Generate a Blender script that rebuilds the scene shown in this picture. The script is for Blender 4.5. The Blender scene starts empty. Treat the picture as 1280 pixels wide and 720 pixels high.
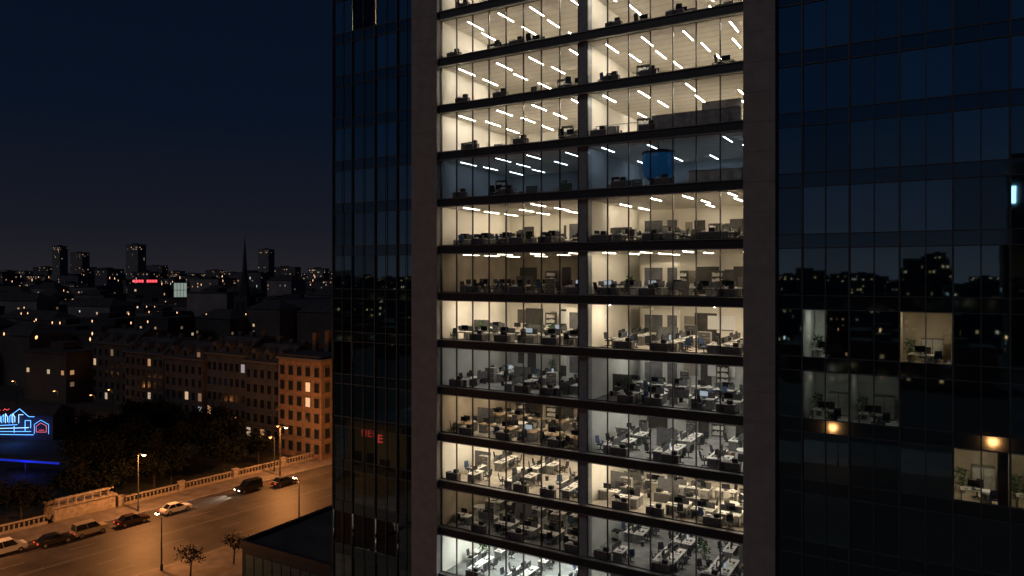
import bpy, bmesh, math, random
from mathutils import Vector, Matrix
R = random.Random(7)
PI = math.pi
C = bpy.context.scene.collection
scene = bpy.context.scene
TH = math.radians(30.6); F = 900.0; CAM = (28.2, -47.7, 35.0); HZ = 342.0
ST, CT = math.sin(TH), math.cos(TH)
ORD = ['first','second','third','fourth','fifth','sixth','seventh','eighth','ninth','tenth','eleventh','twelfth','thirteenth','fourteenth','fifteenth','sixteenth','seventeenth','eighteenth','nineteenth','twentieth']

def at(px, depth, z=0.0):
    x = (px-640)*depth/F
    return Vector((CAM[0]-ST*depth+CT*x, CAM[1]+CT*depth+ST*x, z))
def ground(px, py):
    return at(px, CAM[2]*F/(py-HZ))
def proj(p):
    dx,dy=p[0]-CAM[0],p[1]-CAM[1]; d=-ST*dx+CT*dy
    return 640+F*(CT*dx+ST*dy)/d, d

# ---------------------------------------------------------------- materials
def mat(name, col, rough=0.6, metal=0.0, var=0.25, scale=3.0, emis=None, estr=0.0, spec=0.5, bump=0.0, sample=False):
    m = bpy.data.materials.new(name); m.use_nodes = True
    nt = m.node_tree; b = nt.nodes['Principled BSDF']
    b.inputs['Roughness'].default_value = rough; b.inputs['Metallic'].default_value = metal
    b.inputs['Specular IOR Level'].default_value = spec
    tc = nt.nodes.new('ShaderNodeTexCoord'); n = nt.nodes.new('ShaderNodeTexNoise')
    n.inputs['Scale'].default_value = scale; n.inputs['Detail'].default_value = 5
    nt.links.new(tc.outputs['Object'], n.inputs['Vector'])
    r = nt.nodes.new('ShaderNodeValToRGB')
    r.color_ramp.elements[0].position = .3; r.color_ramp.elements[1].position = .7
    r.color_ramp.elements[0].color = (*[c*(1-var) for c in col], 1)
    r.color_ramp.elements[1].color = (*[min(1, c*(1+var)) for c in col], 1)
    nt.links.new(n.outputs['Fac'], r.inputs['Fac']); nt.links.new(r.outputs['Color'], b.inputs['Base Color'])
    if bump:
        bp = nt.nodes.new('ShaderNodeBump'); bp.inputs['Strength'].default_value = bump; bp.inputs['Distance'].default_value = .05
        nt.links.new(n.outputs['Fac'], bp.inputs['Height']); nt.links.new(bp.outputs['Normal'], b.inputs['Normal'])
    if emis:
        b.inputs['Emission Color'].default_value = (*emis, 1); b.inputs['Emission Strength'].default_value = estr
        if not sample:
            m.cycles.emission_sampling = 'NONE'
    return m

def mirror_glass(name, tint, refl, rough=0.02, gcol=(.62,.95,1), bump=.10):
    m = bpy.data.materials.new(name); m.use_nodes = True; nt = m.node_tree; nt.nodes.clear()
    out = nt.nodes.new('ShaderNodeOutputMaterial'); mix = nt.nodes.new('ShaderNodeMixShader')
    d = nt.nodes.new('ShaderNodeBsdfDiffuse'); d.inputs['Color'].default_value = (*tint, 1)
    g = nt.nodes.new('ShaderNodeBsdfGlossy'); g.inputs['Roughness'].default_value = rough; g.inputs['Color'].default_value = (*gcol, 1)
    tc = nt.nodes.new('ShaderNodeTexCoord'); n = nt.nodes.new('ShaderNodeTexNoise'); n.inputs['Scale'].default_value = .5; n.inputs['Detail'].default_value = 1
    bp = nt.nodes.new('ShaderNodeBump'); bp.inputs['Strength'].default_value = bump; bp.inputs['Distance'].default_value = .02
    nt.links.new(tc.outputs['Object'], n.inputs['Vector']); nt.links.new(n.outputs['Fac'], bp.inputs['Height']); nt.links.new(bp.outputs['Normal'], g.inputs['Normal'])
    lw = nt.nodes.new('ShaderNodeFresnel'); lw.inputs['IOR'].default_value = 1.5
    ad = nt.nodes.new('ShaderNodeMath'); ad.operation = 'ADD'; ad.inputs[1].default_value = refl; ad.use_clamp = True
    nt.links.new(lw.outputs[0], ad.inputs[0]); nt.links.new(ad.outputs[0], mix.inputs[0])
    nt.links.new(d.outputs[0], mix.inputs[1]); nt.links.new(g.outputs[0], mix.inputs[2]); nt.links.new(mix.outputs[0], out.inputs[0])
    return m
def clear_glass(name, tint, refl):
    m = bpy.data.materials.new(name); m.use_nodes = True; nt = m.node_tree; nt.nodes.clear()
    out = nt.nodes.new('ShaderNodeOutputMaterial'); mix = nt.nodes.new('ShaderNodeMixShader')
    d = nt.nodes.new('ShaderNodeBsdfTransparent'); d.inputs['Color'].default_value = (*tint, 1)
    g = nt.nodes.new('ShaderNodeBsdfGlossy'); g.inputs['Roughness'].default_value = 0.01
    lw = nt.nodes.new('ShaderNodeFresnel'); lw.inputs['IOR'].default_value = 1.45
    ad = nt.nodes.new('ShaderNodeMath'); ad.operation = 'ADD'; ad.inputs[1].default_value = refl; ad.use_clamp = True
    nt.links.new(lw.outputs[0], ad.inputs[0]); nt.links.new(ad.outputs[0], mix.inputs[0])
    nt.links.new(d.outputs[0], mix.inputs[1]); nt.links.new(g.outputs[0], mix.inputs[2]); nt.links.new(mix.outputs[0], out.inputs[0])
    return m

M = dict(
 stone=mat('pilaster_stone', (.215,.200,.195), .75, var=.12, scale=1.2, bump=.05),
 fascia=mat('dark_fascia', (.020,.021,.023), .4, var=.3, scale=2),
 lip=mat('ledge_metal', (.19,.185,.175), .45, .4, var=.2),
 mull=mat('mullion_metal', (.05,.048,.045), .4, .5),
 wmull=mat('wing_mullion', (.045,.055,.065), .5, .2),
 roomwall=mat('cream_wall', (.78,.745,.66), .8, var=.06, scale=.6),
 bluewall=mat('blue_wall', (.32,.36,.40), .8, var=.1, scale=.6),
 brownwall=mat('brown_wall', (.42,.35,.26), .8, var=.15, scale=.8),
 greywall=mat('grey_wall', (.50,.51,.48), .8, var=.1, scale=.6),
 ceil=mat('ceiling_tile', (.84,.81,.75), .9, var=.04),
 carpet=mat('carpet_tan', (.42,.38,.32), .95, var=.25, scale=1.5),
 carpetg=mat('carpet_grey', (.28,.28,.27), .95, var=.25, scale=1.5),
 column=mat('column_cladding', (.21,.23,.245), .35, var=.15),
 desk_w=mat('desk_white', (.76,.74,.69), .45, var=.05),
 desk_o=mat('desk_oak', (.42,.29,.17), .5, var=.2, scale=6),
 deskleg=mat('desk_leg_metal', (.22,.22,.22), .4, .5),
 screenp=mat('desk_screen_fabric', (.12,.12,.125), .9),
 black=mat('black_plastic', (.018,.018,.02), .5),
 chairf=mat('chair_fabric', (.035,.035,.04), .85),
 chairb=mat('chair_fabric_blue', (.05,.09,.18), .85),
 mon_lit=mat('monitor_glow', (.1,.1,.12), .3, emis=(.7,.85,1), estr=.4),
 door=mat('dark_door', (.05,.045,.04), .5),
 panel=mat('wall_panel_taupe', (.30,.27,.23), .7, var=.15),
 metalh=mat('handle_steel', (.5,.5,.5), .3, .9),
 cab=mat('cabinet_grey', (.38,.37,.34), .5),
 cabd=mat('cabinet_dark', (.10,.09,.085), .5),
 card=mat('cardboard', (.34,.25,.16), .85),
 white=mat('whiteboard', (.82,.82,.80), .3, var=.03),
 leaf=mat('indoor_leaf', (.05,.11,.035), .6, var=.4),
 pot=mat('pot', (.3,.28,.25), .6),
 paper=mat('paper', (.8,.78,.72), .8, var=.05),
 asphalt=mat('asphalt', (.046,.041,.038), .6, var=.5, scale=.25, bump=.15),
 paving=mat('paving', (.12,.105,.095), .8, var=.35, scale=.6),
 earth=mat('earth', (.022,.023,.027), .95, var=.5, scale=.05),
 grass=mat('park_grass', (.012,.015,.009), .95, var=.4, scale=.3),
 paint=mat('road_paint', (.20,.185,.17), .7, var=.5, scale=4),
 kerb=mat('kerb_stone', (.22,.20,.19), .8),
 balu=mat('balustrade_stone', (.27,.23,.20), .8, var=.35, scale=2),
 pole=mat('pole_metal', (.06,.06,.06), .5, .6),
 orange=mat('sodium_bulb', (1,.6,.3), .5, emis=(1,.58,.26), estr=26),
 orangedim=mat('sodium_bulb_dim', (1,.6,.3), .5, emis=(1,.48,.18), estr=2.5),
 orangefar=mat('sodium_far', (1,.6,.3), .5, emis=(1,.52,.24), estr=2.2),
 coolfar=mat('cool_far', (1,1,1), .5, emis=(.85,.9,1), estr=.8),
 trunk=mat('bark', (.04,.032,.025), .9),
 crown=mat('leaves_dark', (.0045,.0065,.0035), .9, var=.5, scale=1, spec=.15),
 crown2=mat('leaves_brown', (.02,.017,.011), .8, var=.5, scale=1),
 tyre=mat('tyre', (.02,.02,.02), .9), rim=mat('rim', (.4,.4,.42), .3, .9),
 cglass=mat('car_glass', (.01,.012,.015), .08),
 hl=mat('headlight', (.9,.9,.85), .2, emis=(1,.9,.7), estr=9), tl=mat('taillight', (.4,.02,.02), .3, emis=(1,.05,.02), estr=1.2),
 roofd=mat('roof_dark', (.036,.036,.040), .9, var=.4, scale=.4),
 podwall=mat('podium_cladding', (.03,.033,.036), .3, var=.3),
 neonb=mat('neon_blue', (.1,.3,1), .5, emis=(.12,.42,1), estr=2.8), neonw2=mat('neon_ice', (.5,.7,1), .5, emis=(.35,.65,1), estr=2.4),
 neonr=mat('neon_red', (1,.1,.1), .5, emis=(1,.07,.09), estr=2.0),
 neonrd=mat('neon_red_dim', (1,.1,.1), .5, emis=(1,.07,.05), estr=.4),
 neonp=mat('neon_pink', (1,.3,.5), .5, emis=(1,.22,.26), estr=1.3), neonw=mat('sign_white', (1,1,1), .5, emis=(.75,.95,.80), estr=.26),
 bsign=mat('sign_icy', (1,1,1), .5, emis=(.45,.7,1), estr=5),
 drum=mat('blue_lantern_skin', (.015,.08,.20), .4, emis=(.01,.11,.30), estr=.12, var=.3, scale=2),
)
WARM=(1,.85,.63); CREAM=(1,.90,.74); NEUT=(1,.96,.86); COOL=(.92,1,.95); BLUE=(.68,.85,1)
M['dimglass'] = clear_glass('wing_clear_glass', (.72,.75,.75), .08)
MG = [mirror_glass('mirror_glass', (.004,.008,.011), r) for r in (.32,.46,.60)]
M['spandrel'] = mirror_glass('spandrel_glass', (.006,.009,.012), .28, .05)
LITW = [mat('lit_window_'+n, (.5,.4,.3), .5, emis=c, estr=s) for n, c, s in (('warm',(1,.68,.38),.55),('amber',(1,.52,.24),.38),('cream',(1,.80,.56),.42),('cool',(.75,.9,1),.25),('dim',(1,.62,.36),.13))]
DARKW = mat('unlit_window', (.010,.012,.016), .2)
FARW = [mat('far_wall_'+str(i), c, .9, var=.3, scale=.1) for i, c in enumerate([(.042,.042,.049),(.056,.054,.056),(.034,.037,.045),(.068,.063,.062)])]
FARW2 = [mat('hazy_wall_'+str(i), c, .9, var=.3, scale=.1) for i, c in enumerate([(.105,.105,.13),(.14,.13,.145),(.085,.09,.115),(.18,.165,.17)])]  # distance haze painted into the wall colour: paler and bluer than near walls
BRICK = mat('brick_lit', (.125,.075,.052), .9, var=.4, scale=1.5, bump=.3)
PLAST = mat('plaster_grey', (.045,.046,.050), .9, var=.35, scale=.5)
TRIM = mat('facade_trim', (.070,.066,.064), .85)

# ---------------------------------------------------------------- mesh helpers
class MB:
    def __init__(s): s.v=[]; s.f=[]
    def box(s,x0,x1,y0,y1,z0,z1):
        n=len(s.v); s.v+=[(x0,y0,z0),(x1,y0,z0),(x1,y1,z0),(x0,y1,z0),(x0,y0,z1),(x1,y0,z1),(x1,y1,z1),(x0,y1,z1)]
        s.f+=[(n,n+3,n+2,n+1),(n+4,n+5,n+6,n+7),(n,n+1,n+5,n+4),(n+1,n+2,n+6,n+5),(n+2,n+3,n+7,n+6),(n+3,n,n+4,n+7)]; return s
    def frus(s,a,z0,b,z1):
        n=len(s.v); s.v+=[(a[0],a[2],z0),(a[1],a[2],z0),(a[1],a[3],z0),(a[0],a[3],z0),(b[0],b[2],z1),(b[1],b[2],z1),(b[1],b[3],z1),(b[0],b[3],z1)]
        s.f+=[(n,n+3,n+2,n+1),(n+4,n+5,n+6,n+7),(n,n+1,n+5,n+4),(n+1,n+2,n+6,n+5),(n+2,n+3,n+7,n+6),(n+3,n,n+4,n+7)]; return s
    def tube(s,p,q,r0,r1=None,n=8):
        if r1 is None: r1=r0
        p=Vector(p); q=Vector(q); d=(q-p).normalized(); a=Vector((0,0,1)) if abs(d.z)<.9 else Vector((1,0,0))
        u=d.cross(a).normalized(); w=d.cross(u); b=len(s.v)
        for c,r in ((p,r0),(q,r1)):
            for i in range(n):
                t=2*PI*i/n; s.v.append(tuple(c+u*math.cos(t)*r+w*math.sin(t)*r))
        for i in range(n):
            j=(i+1)%n; s.f.append((b+i,b+j,b+n+j,b+n+i))
        s.f.append(tuple(b+i for i in reversed(range(n)))); s.f.append(tuple(b+n+i for i in range(n))); return s
    def lathe(s,cx,cy,prof,n=12):
        b=len(s.v)
        for r,z in prof:
            for i in range(n):
                t=2*PI*i/n; s.v.append((cx+r*math.cos(t),cy+r*math.sin(t),z))
        for k in range(len(prof)-1):
            for i in range(n):
                j=(i+1)%n; s.f.append((b+k*n+i,b+k*n+j,b+(k+1)*n+j,b+(k+1)*n+i))
        s.f.append(tuple(b+i for i in reversed(range(n)))); s.f.append(tuple(b+(len(prof)-1)*n+i for i in range(n))); return s
    def mesh(s,name,m,bevel=0):
        me=bpy.data.meshes.new(name); me.from_pydata(s.v,[],s.f); 
        bm=bmesh.new(); bm.from_mesh(me); bmesh.ops.recalc_face_normals(bm,faces=bm.faces)
        if bevel: bmesh.ops.bevel(bm,geom=list(bm.edges),offset=bevel,segments=2,affect='EDGES',clamp_overlap=True)
        bm.to_mesh(me); bm.free()
        if m: me.materials.append(m)
        return me
def ob(name,me,parent=None,loc=(0,0,0),rz=0):
    o=bpy.data.objects.new(name,me); C.objects.link(o); o.location=loc; o.rotation_euler=(0,0,rz)
    if parent: o.parent=parent
    return o
def part(name,mb,m,parent,bevel=0,loc=(0,0,0),rz=0): return ob(name,mb.mesh(name,m,bevel),parent,loc,rz)
def tag(o,label,cat,group=None):
    o['label']=label; o['category']=cat
    if group: o['group']=group
    n=len(label.split())
    if n<4 or n>16: print('LABELLEN',n,label)
    return o
def thing(name,label,cat,loc=(0,0,0),rz=0,group=None):
    return tag(ob(name,None,None,loc,rz),label,cat,group)
def struct(name,mb,m):
    o=part(name,mb,m,None); o['kind']='structure'; return o
def dup(root,loc,rz,label,group=None):
    r=root.copy(); C.objects.link(r); r.location=loc; r.rotation_euler=(0,0,rz); r['label']=label
    if group: r['group']=group
    for ch in root.children:
        c=ch.copy(); C.objects.link(c); c.parent=r
        for g in ch.children:
            d=g.copy(); C.objects.link(d); d.parent=c
    return r
class Proto:
    """first use places the master itself, later uses copy it"""
    def __init__(s,fn): s.fn=fn; s.m=None
    def put(s,loc,rz,label,group=None):
        if s.m is None:
            s.m=s.fn(); s.m.location=loc; s.m.rotation_euler=(0,0,rz); s.m['label']=label
            if group: s.m['group']=group
            return s.m
        return dup(s.m,loc,rz,label,group)

# ---------------------------------------------------------------- world, camera, sun
w=bpy.data.worlds.new('World'); scene.world=w; w.use_nodes=True; nt=w.node_tree
bg=nt.nodes['Background']; tc=nt.nodes.new('ShaderNodeTexCoord'); sp=nt.nodes.new('ShaderNodeSeparateXYZ')
rp=nt.nodes.new('ShaderNodeValToRGB'); cr=rp.color_ramp
cr.elements[0].position=0; cr.elements[0].color=(.0160,.0150,.0195,1)
cr.elements[1].position=.5; cr.elements[1].color=(.0014,.0044,.0125,1)
e=cr.elements.new(.06); e.color=(.0090,.0100,.0165,1); e=cr.elements.new(.2); e.color=(.0028,.0064,.0160,1)
nt.links.new(tc.outputs['Generated'],sp.inputs[0]); nt.links.new(sp.outputs['Z'],rp.inputs['Fac'])
mr=nt.nodes.new('ShaderNodeMapRange'); mr.inputs['From Min'].default_value=.3; mr.inputs['From Max'].default_value=-1; mr.inputs['To Min'].default_value=1; mr.inputs['To Max'].default_value=1.9
nt.links.new(sp.outputs['Y'],mr.inputs['Value'])
nt.links.new(rp.outputs['Color'],bg.inputs['Color']); nt.links.new(mr.outputs[0],bg.inputs['Strength'])
cd=bpy.data.cameras.new('camera'); cam=bpy.data.objects.new('camera',cd); C.objects.link(cam)
cam.location=CAM; cam.rotation_euler=(PI/2,0,TH); cd.lens=F/1280*36; cd.sensor_width=36; cd.shift_y=-(360-HZ)/1280; cd.clip_end=20000; cd.clip_start=.5
scene.camera=cam
sl=bpy.data.lights.new('city_glow_fill','SUN'); sl.energy=.19; sl.angle=math.radians(12); sl.color=(1,.93,.92)  # added faint directional lamp, stands in for night city glow on the facade
so=bpy.data.objects.new('city_glow_fill',sl); C.objects.link(so); so.rotation_euler=Vector((.45,1,-.95)).to_track_quat('-Z','Y').to_euler()
scene.view_settings.view_transform='Standard'; scene.view_settings.look='None'; scene.view_settings.exposure=0

# ---------------------------------------------------------------- tower
HF=3.8
def zl(L): return CAM[2]+HF*L          # L = level in storeys relative to the eye
tower=thing('office_tower','glass office tower with lit open floors between two dim stone pilasters','office tower',(6,0,0))
def tp(name,mb,m,bevel=0,parent=tower):
    mb.v=[(x-6,y,z) for x,y,z in mb.v]
    return part(name,mb,m,parent,bevel)
XL0,XL1=-18.7,-9.33; XP0,XP1=-9.33,-6.75; XB0,XB1=-6.75,17.5; XQ0,XQ1=17.5,19.45; XR0,XR1=19.45,46.5
DEP=11.0
ks=list(range(-9,9)); LV={k:k+.53 for k in ks}
ZB=zl(LV[-9]); ZT=zl(LV[8])+.5
tp('core_wall',MB().box(XL0+.3,XR1-.3,DEP+.35,26,.12,ZT),M['podwall'])
tp('roof_slab',MB().box(XL0+.2,XR1-.2,.3,DEP+.3,ZT-.2,ZT+.2),M['roofd'])
for x0,x1 in ((XP0,XP1),(XQ0,XQ1)):
    b=MB()
    for k in ks[:-1]:
        z0=zl(LV[k]); h=HF/2
        for q in range(2):
            b.box(x0,x1,-.6,.3,z0+q*h+.01,z0+(q+1)*h-.01)
    b.box(x0+.02,x1-.02,-.585,.28,.12,ZT)
    tp('stone_pilaster',b,M['stone'])
    tp('pilaster_core',MB().box(x0+.2,x1-.2,.31,DEP+.3,.12,ZT-.25),M['podwall'])
XC0,XC1=5.66,6.32
for k in ks:
    z=zl(LV[k])
    tp('floor_slab',MB().box(XB0,XB1,.12,DEP+.3,z-.40,z+.06),M['fascia'])
    f=MB().box(XB0+.003,XB1-.003,-.34,.115,z-.36,z+.20)
    fo=tp('fascia',f,M['fascia'])
    tp('ledge',MB().box(XB0+.004,XB1-.004,-.42,.10,z+.203,z+.26),M['lip'],parent=fo)
    tp('drip_rail',MB().box(XB0+.004,XB1-.004,-.39,.0,z-.42,z-.363),M['lip'],parent=fo)
    for a,bb in ((XL0,XL1),(XR0,XR1)):
        s=tp('spandrel',MB().box(a+.01,bb-.01,-.02,.2,z-.42,z+.42),M['spandrel'])
        tp('transom',MB().box(a+.01,bb-.01,-.09,-.022,z+.40,z+.46).box(a+.01,bb-.01,-.09,-.022,z-.46,z-.40),M['wmull'],parent=s)
for z0,z1 in ((.12,zl(LV[-9])-.4),):
    tp('lobby_wall',MB().box(XL0+.1,XR1-.1,0.05,DEP,z0,z1),M['podwall'])

PROT={}
def strip_proto(key,col,e,L):
    def fn():
        t=thing('ceiling_light','ceiling strip light in office','ceiling light')
        part('housing',MB().box(-.06,.06,-L/2-.04,L/2+.04,.0,.05),M['desk_w'],t)
        mm=mat('tube_'+key,(1,1,1),.5,emis=col,estr=e,var=0,sample=True)
        part('diffuser',MB().box(-.02,.02,-L/2,L/2,-.012,-.003),mm,t)
        return t
    return fn
def desk_fn(topm,scr):
    def fn():
        t=thing('office_desk','desk in office','desk')
        part('desktop',MB().box(-.75,.75,-.37,.37,.70,.735),topm,t)
        for s in (-1,1): part('leg',MB().box(s*.70-.025,s*.70+.025,-.33,.33,0,.697),M['deskleg'],t)
        if scr: part('privacy_screen',MB().box(-.74,.74,.375,.40,.55,1.15),M['screenp'],t)
        part('drawer_unit',MB().box(.26,.66,-.28,.28,.05,.60),M['cab'],t)
        part('paper_stack',MB().frus((-.62,-.38,-.25,.07),.737,(-.60,-.40,-.23,.05),.83),M['paper'],t)
        part('keyboard',MB().box(-.2,.22,-.2,-.05,.737,.757),M['black'],t)
        return t
    return fn
def chair_fn(fab):
    def fn():
        t=thing('office_chair','office chair','chair')
        part('seat',MB().box(-.24,.24,-.23,.24,.44,.51),fab,t,.02)
        part('backrest',MB().frus((-.23,.23,-.27,-.22),.58,(-.19,.19,-.36,-.32),1.08),fab,t)
        part('stem',MB().tube((0,0,.10),(0,0,.44),.03,.03,6).tube((0,-.2,.47),(0,-.27,.68),.02,.02,6),M['black'],t)
        b=MB()
        for i in range(5):
            a=2*PI*i/5; b.tube((0,0,.11),(.3*math.cos(a),.3*math.sin(a),.05),.025,.02,5)
        part('star_base',b,M['black'],t)
        for s in (-1,1): part('armrest',MB().box(s*.27-.02,s*.27+.02,-.15,.13,.66,.69).box(s*.27-.015,s*.27+.015,-.03,.02,.47,.66),M['black'],t)
        return t
    return fn
def mon_fn(lit):
    def fn():
        t=thing('computer_monitor','monitor on desk','monitor')
        part('stand',MB().box(-.12,.12,-.08,.08,0,.012).box(-.02,.02,.02,.045,.012,.2),M['black'],t)
        part('casing',MB().box(-.30,.30,-.005,.025,.13,.50),M['black'],t)
        part('screen',MB().box(-.285,.285,-.012,-.006,.145,.485),M['mon_lit'] if lit else M['cglass'],t)
        return t
    return fn
P=dict(dw=Proto(desk_fn(M['desk_w'],True)),dw2=Proto(desk_fn(M['desk_w'],False)),do=Proto(desk_fn(M['desk_o'],False)),
       ch=Proto(chair_fn(M['chairf'])),cb=Proto(chair_fn(M['chairb'])),mo=Proto(mon_fn(False)),ml=Proto(mon_fn(True)))
def cab_fn():
    t=thing('filing_cabinet','filing cabinet','cabinet')
    part('carcass',MB().box(-.45,.45,-.22,.22,0,1.3),M['cab'],t)
    for i in range(3):
        d=part('drawer',MB().box(-.43,.43,-.24,-.222,.05+i*.42,.43+i*.42),M['cabd'],t)
        part('handle',MB().box(-.12,.12,-.26,-.242,.22+i*.42,.25+i*.42),M['metalh'],d)
    return t
def shelf_fn():
    t=thing('bookcase','bookcase','bookcase')
    part('frame',MB().box(-.5,-.46,-.17,.17,0,1.95).box(.46,.5,-.17,.17,0,1.95).box(-.46,.46,.13,.17,0,1.95).box(-.46,.46,-.17,.13,1.9,1.95),M['cabd'],t)
    for i in range(4):
        s=part('shelf',MB().box(-.457,.457,-.16,.127,.1+i*.45,.13+i*.45),M['cabd'],t)
        b=MB(); x=-.42
        while x<.35:
            ww=R.uniform(.04,.09); b.box(x,x+ww,-.1,.1,.132+i*.45,.132+i*.45+R.uniform(.2,.33)); x+=ww+.012
        part('binders',b,M['paper'],s)
    return t
def plant_fn():
    t=thing('potted_plant','potted plant','plant')
    part('pot',MB().lathe(0,0,[(.14,0),(.2,.35),(.21,.38)],10),M['pot'],t)
    b=MB(); rr=random.Random(3)
    for i in range(90):
        a=rr.uniform(0,2*PI); h=rr.uniform(.45,1.5); r=rr.uniform(.05,.42)
        c=Vector((r*math.cos(a),r*math.sin(a),h)); d=Vector((rr.uniform(-1,1),rr.uniform(-1,1),rr.uniform(-.3,1))).normalized()*.17; e=d.cross(Vector((rr.uniform(-1,1),rr.uniform(-1,1),rr.uniform(-1,1)))).normalized()*.05
        n=len(b.v); b.v+=[tuple(c-d),tuple(c+e),tuple(c+d),tuple(c-e)]; b.f.append((n,n+1,n+2,n+3))
    part('foliage',b,M['leaf'],t); part('stem',MB().tube((0,0,.37),(.03,.02,1.1),.02,.012,5),M['trunk'],t)
    return t
def printer_fn():
    t=thing('office_printer','office printer','printer')
    part('body',MB().box(-.32,.32,-.3,.3,.05,.82),M['cab'],t,.02); part('scanner_lid',MB().box(-.31,.31,-.29,.29,.86,.93),M['black'],t)
    part('paper_tray',MB().box(-.25,.25,-.34,-.303,.2,.42),M['black'],t); part('control_panel',MB().frus((.1,.31,-.4,-.303),.82,(.1,.31,-.36,-.303),.9),M['black'],t)
    return t
def table_fn():
    t=thing('round_table','round table','table')
    part('tabletop',MB().lathe(0,0,[(.58,.70),(.6,.715),(.58,.735)],20),M['desk_w'],t); part('pedestal',MB().lathe(0,0,[(.3,0),(.28,.03),(.05,.06),(.05,.698)],10),M['deskleg'],t)
    return t
def screen_fn():
    t=thing('partition_screen','partition screen','screen')
    part('panel',MB().box(-.8,.8,-.02,.02,.12,1.5),M['screenp'],t)
    for s in (-1,1): part('foot',MB().box(s*.6-.03,s*.6+.03,-.22,.22,0,.04).box(s*.6-.02,s*.6+.02,-.018,.018,.04,.12),M['deskleg'],t)
    return t
def low_fn():
    t=thing('low_cabinet','low cabinet','cabinet')
    part('carcass',MB().box(-.6,.6,-.2,.2,0,.68),M['cabd'],t); part('top',MB().box(-.62,.62,-.22,.22,.682,.71),M['cab'],t)
    part('file_box',MB().box(-.45,-.1,-.14,.14,.712,.98),M['black'],t); part('paper_stack',MB().box(.1,.4,-.12,.12,.712,.82),M['paper'],t)
    return t
def cbox_fn():
    t=thing('cardboard_box','cardboard box','box')
    part('body',MB().box(-.22,.22,-.17,.17,0,.3),M['card'],t); part('flap',MB().frus((-.22,-.2,-.17,.17),.302,(-.36,-.35,-.17,.17),.40),M['card'],t); part('lid',MB().box(-.2,.22,-.17,.17,.302,.312),M['card'],t)
    return t
def bin_fn():
    t=thing('waste_bin','waste bin','bin')
    part('bucket',MB().lathe(0,0,[(.12,0),(.16,.36)],10),M['black'],t); part('rim',MB().lathe(0,0,[(.17,.362),(.17,.385)],10),M['deskleg'],t)
    return t
for k_,f_ in dict(cab=cab_fn,shelf=shelf_fn,plant=plant_fn,prn=printer_fn,tab=table_fn,scr=screen_fn,low=low_fn,box=cbox_fn,bin=bin_fn).items(): P[k_]=Proto(f_)
SD={0:'left half',1:'right half'}
ROW=['window row','second row','third row','back row']
SPEC={1:((CREAM,1.1,'roomwall','carpet'),)*2,2:((CREAM,1.1,'roomwall','carpet'),)*2,3:((CREAM,1.08,'roomwall','carpet'),)*2,
 4:((CREAM,1.2,'roomwall','carpet'),)*2, 5:((BLUE,.15,'bluewall','carpetg'),(BLUE,.22,'bluewall','carpetg')),
 6:((WARM,.95,'roomwall','carpet'),)*2, 7:((WARM,.28,'brownwall','carpetg'),(WARM,.75,'roomwall','carpet')),
 8:((WARM,1.2,'roomwall','carpet'),)*2, 9:((NEUT,.36,'greywall','carpetg'),(NEUT,.62,'greywall','carpetg')),
 10:((WARM,.66,'brownwall','carpet'),(NEUT,.70,'greywall','carpetg')), 11:((WARM,1.4,'roomwall','carpet'),)*2,
 12:((WARM,.26,'brownwall','carpetg'),(NEUT,.32,'greywall','carpetg')), 13:((COOL,1.9,'roomwall','carpetg'),(NEUT,.55,'greywall','carpetg'))}
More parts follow.
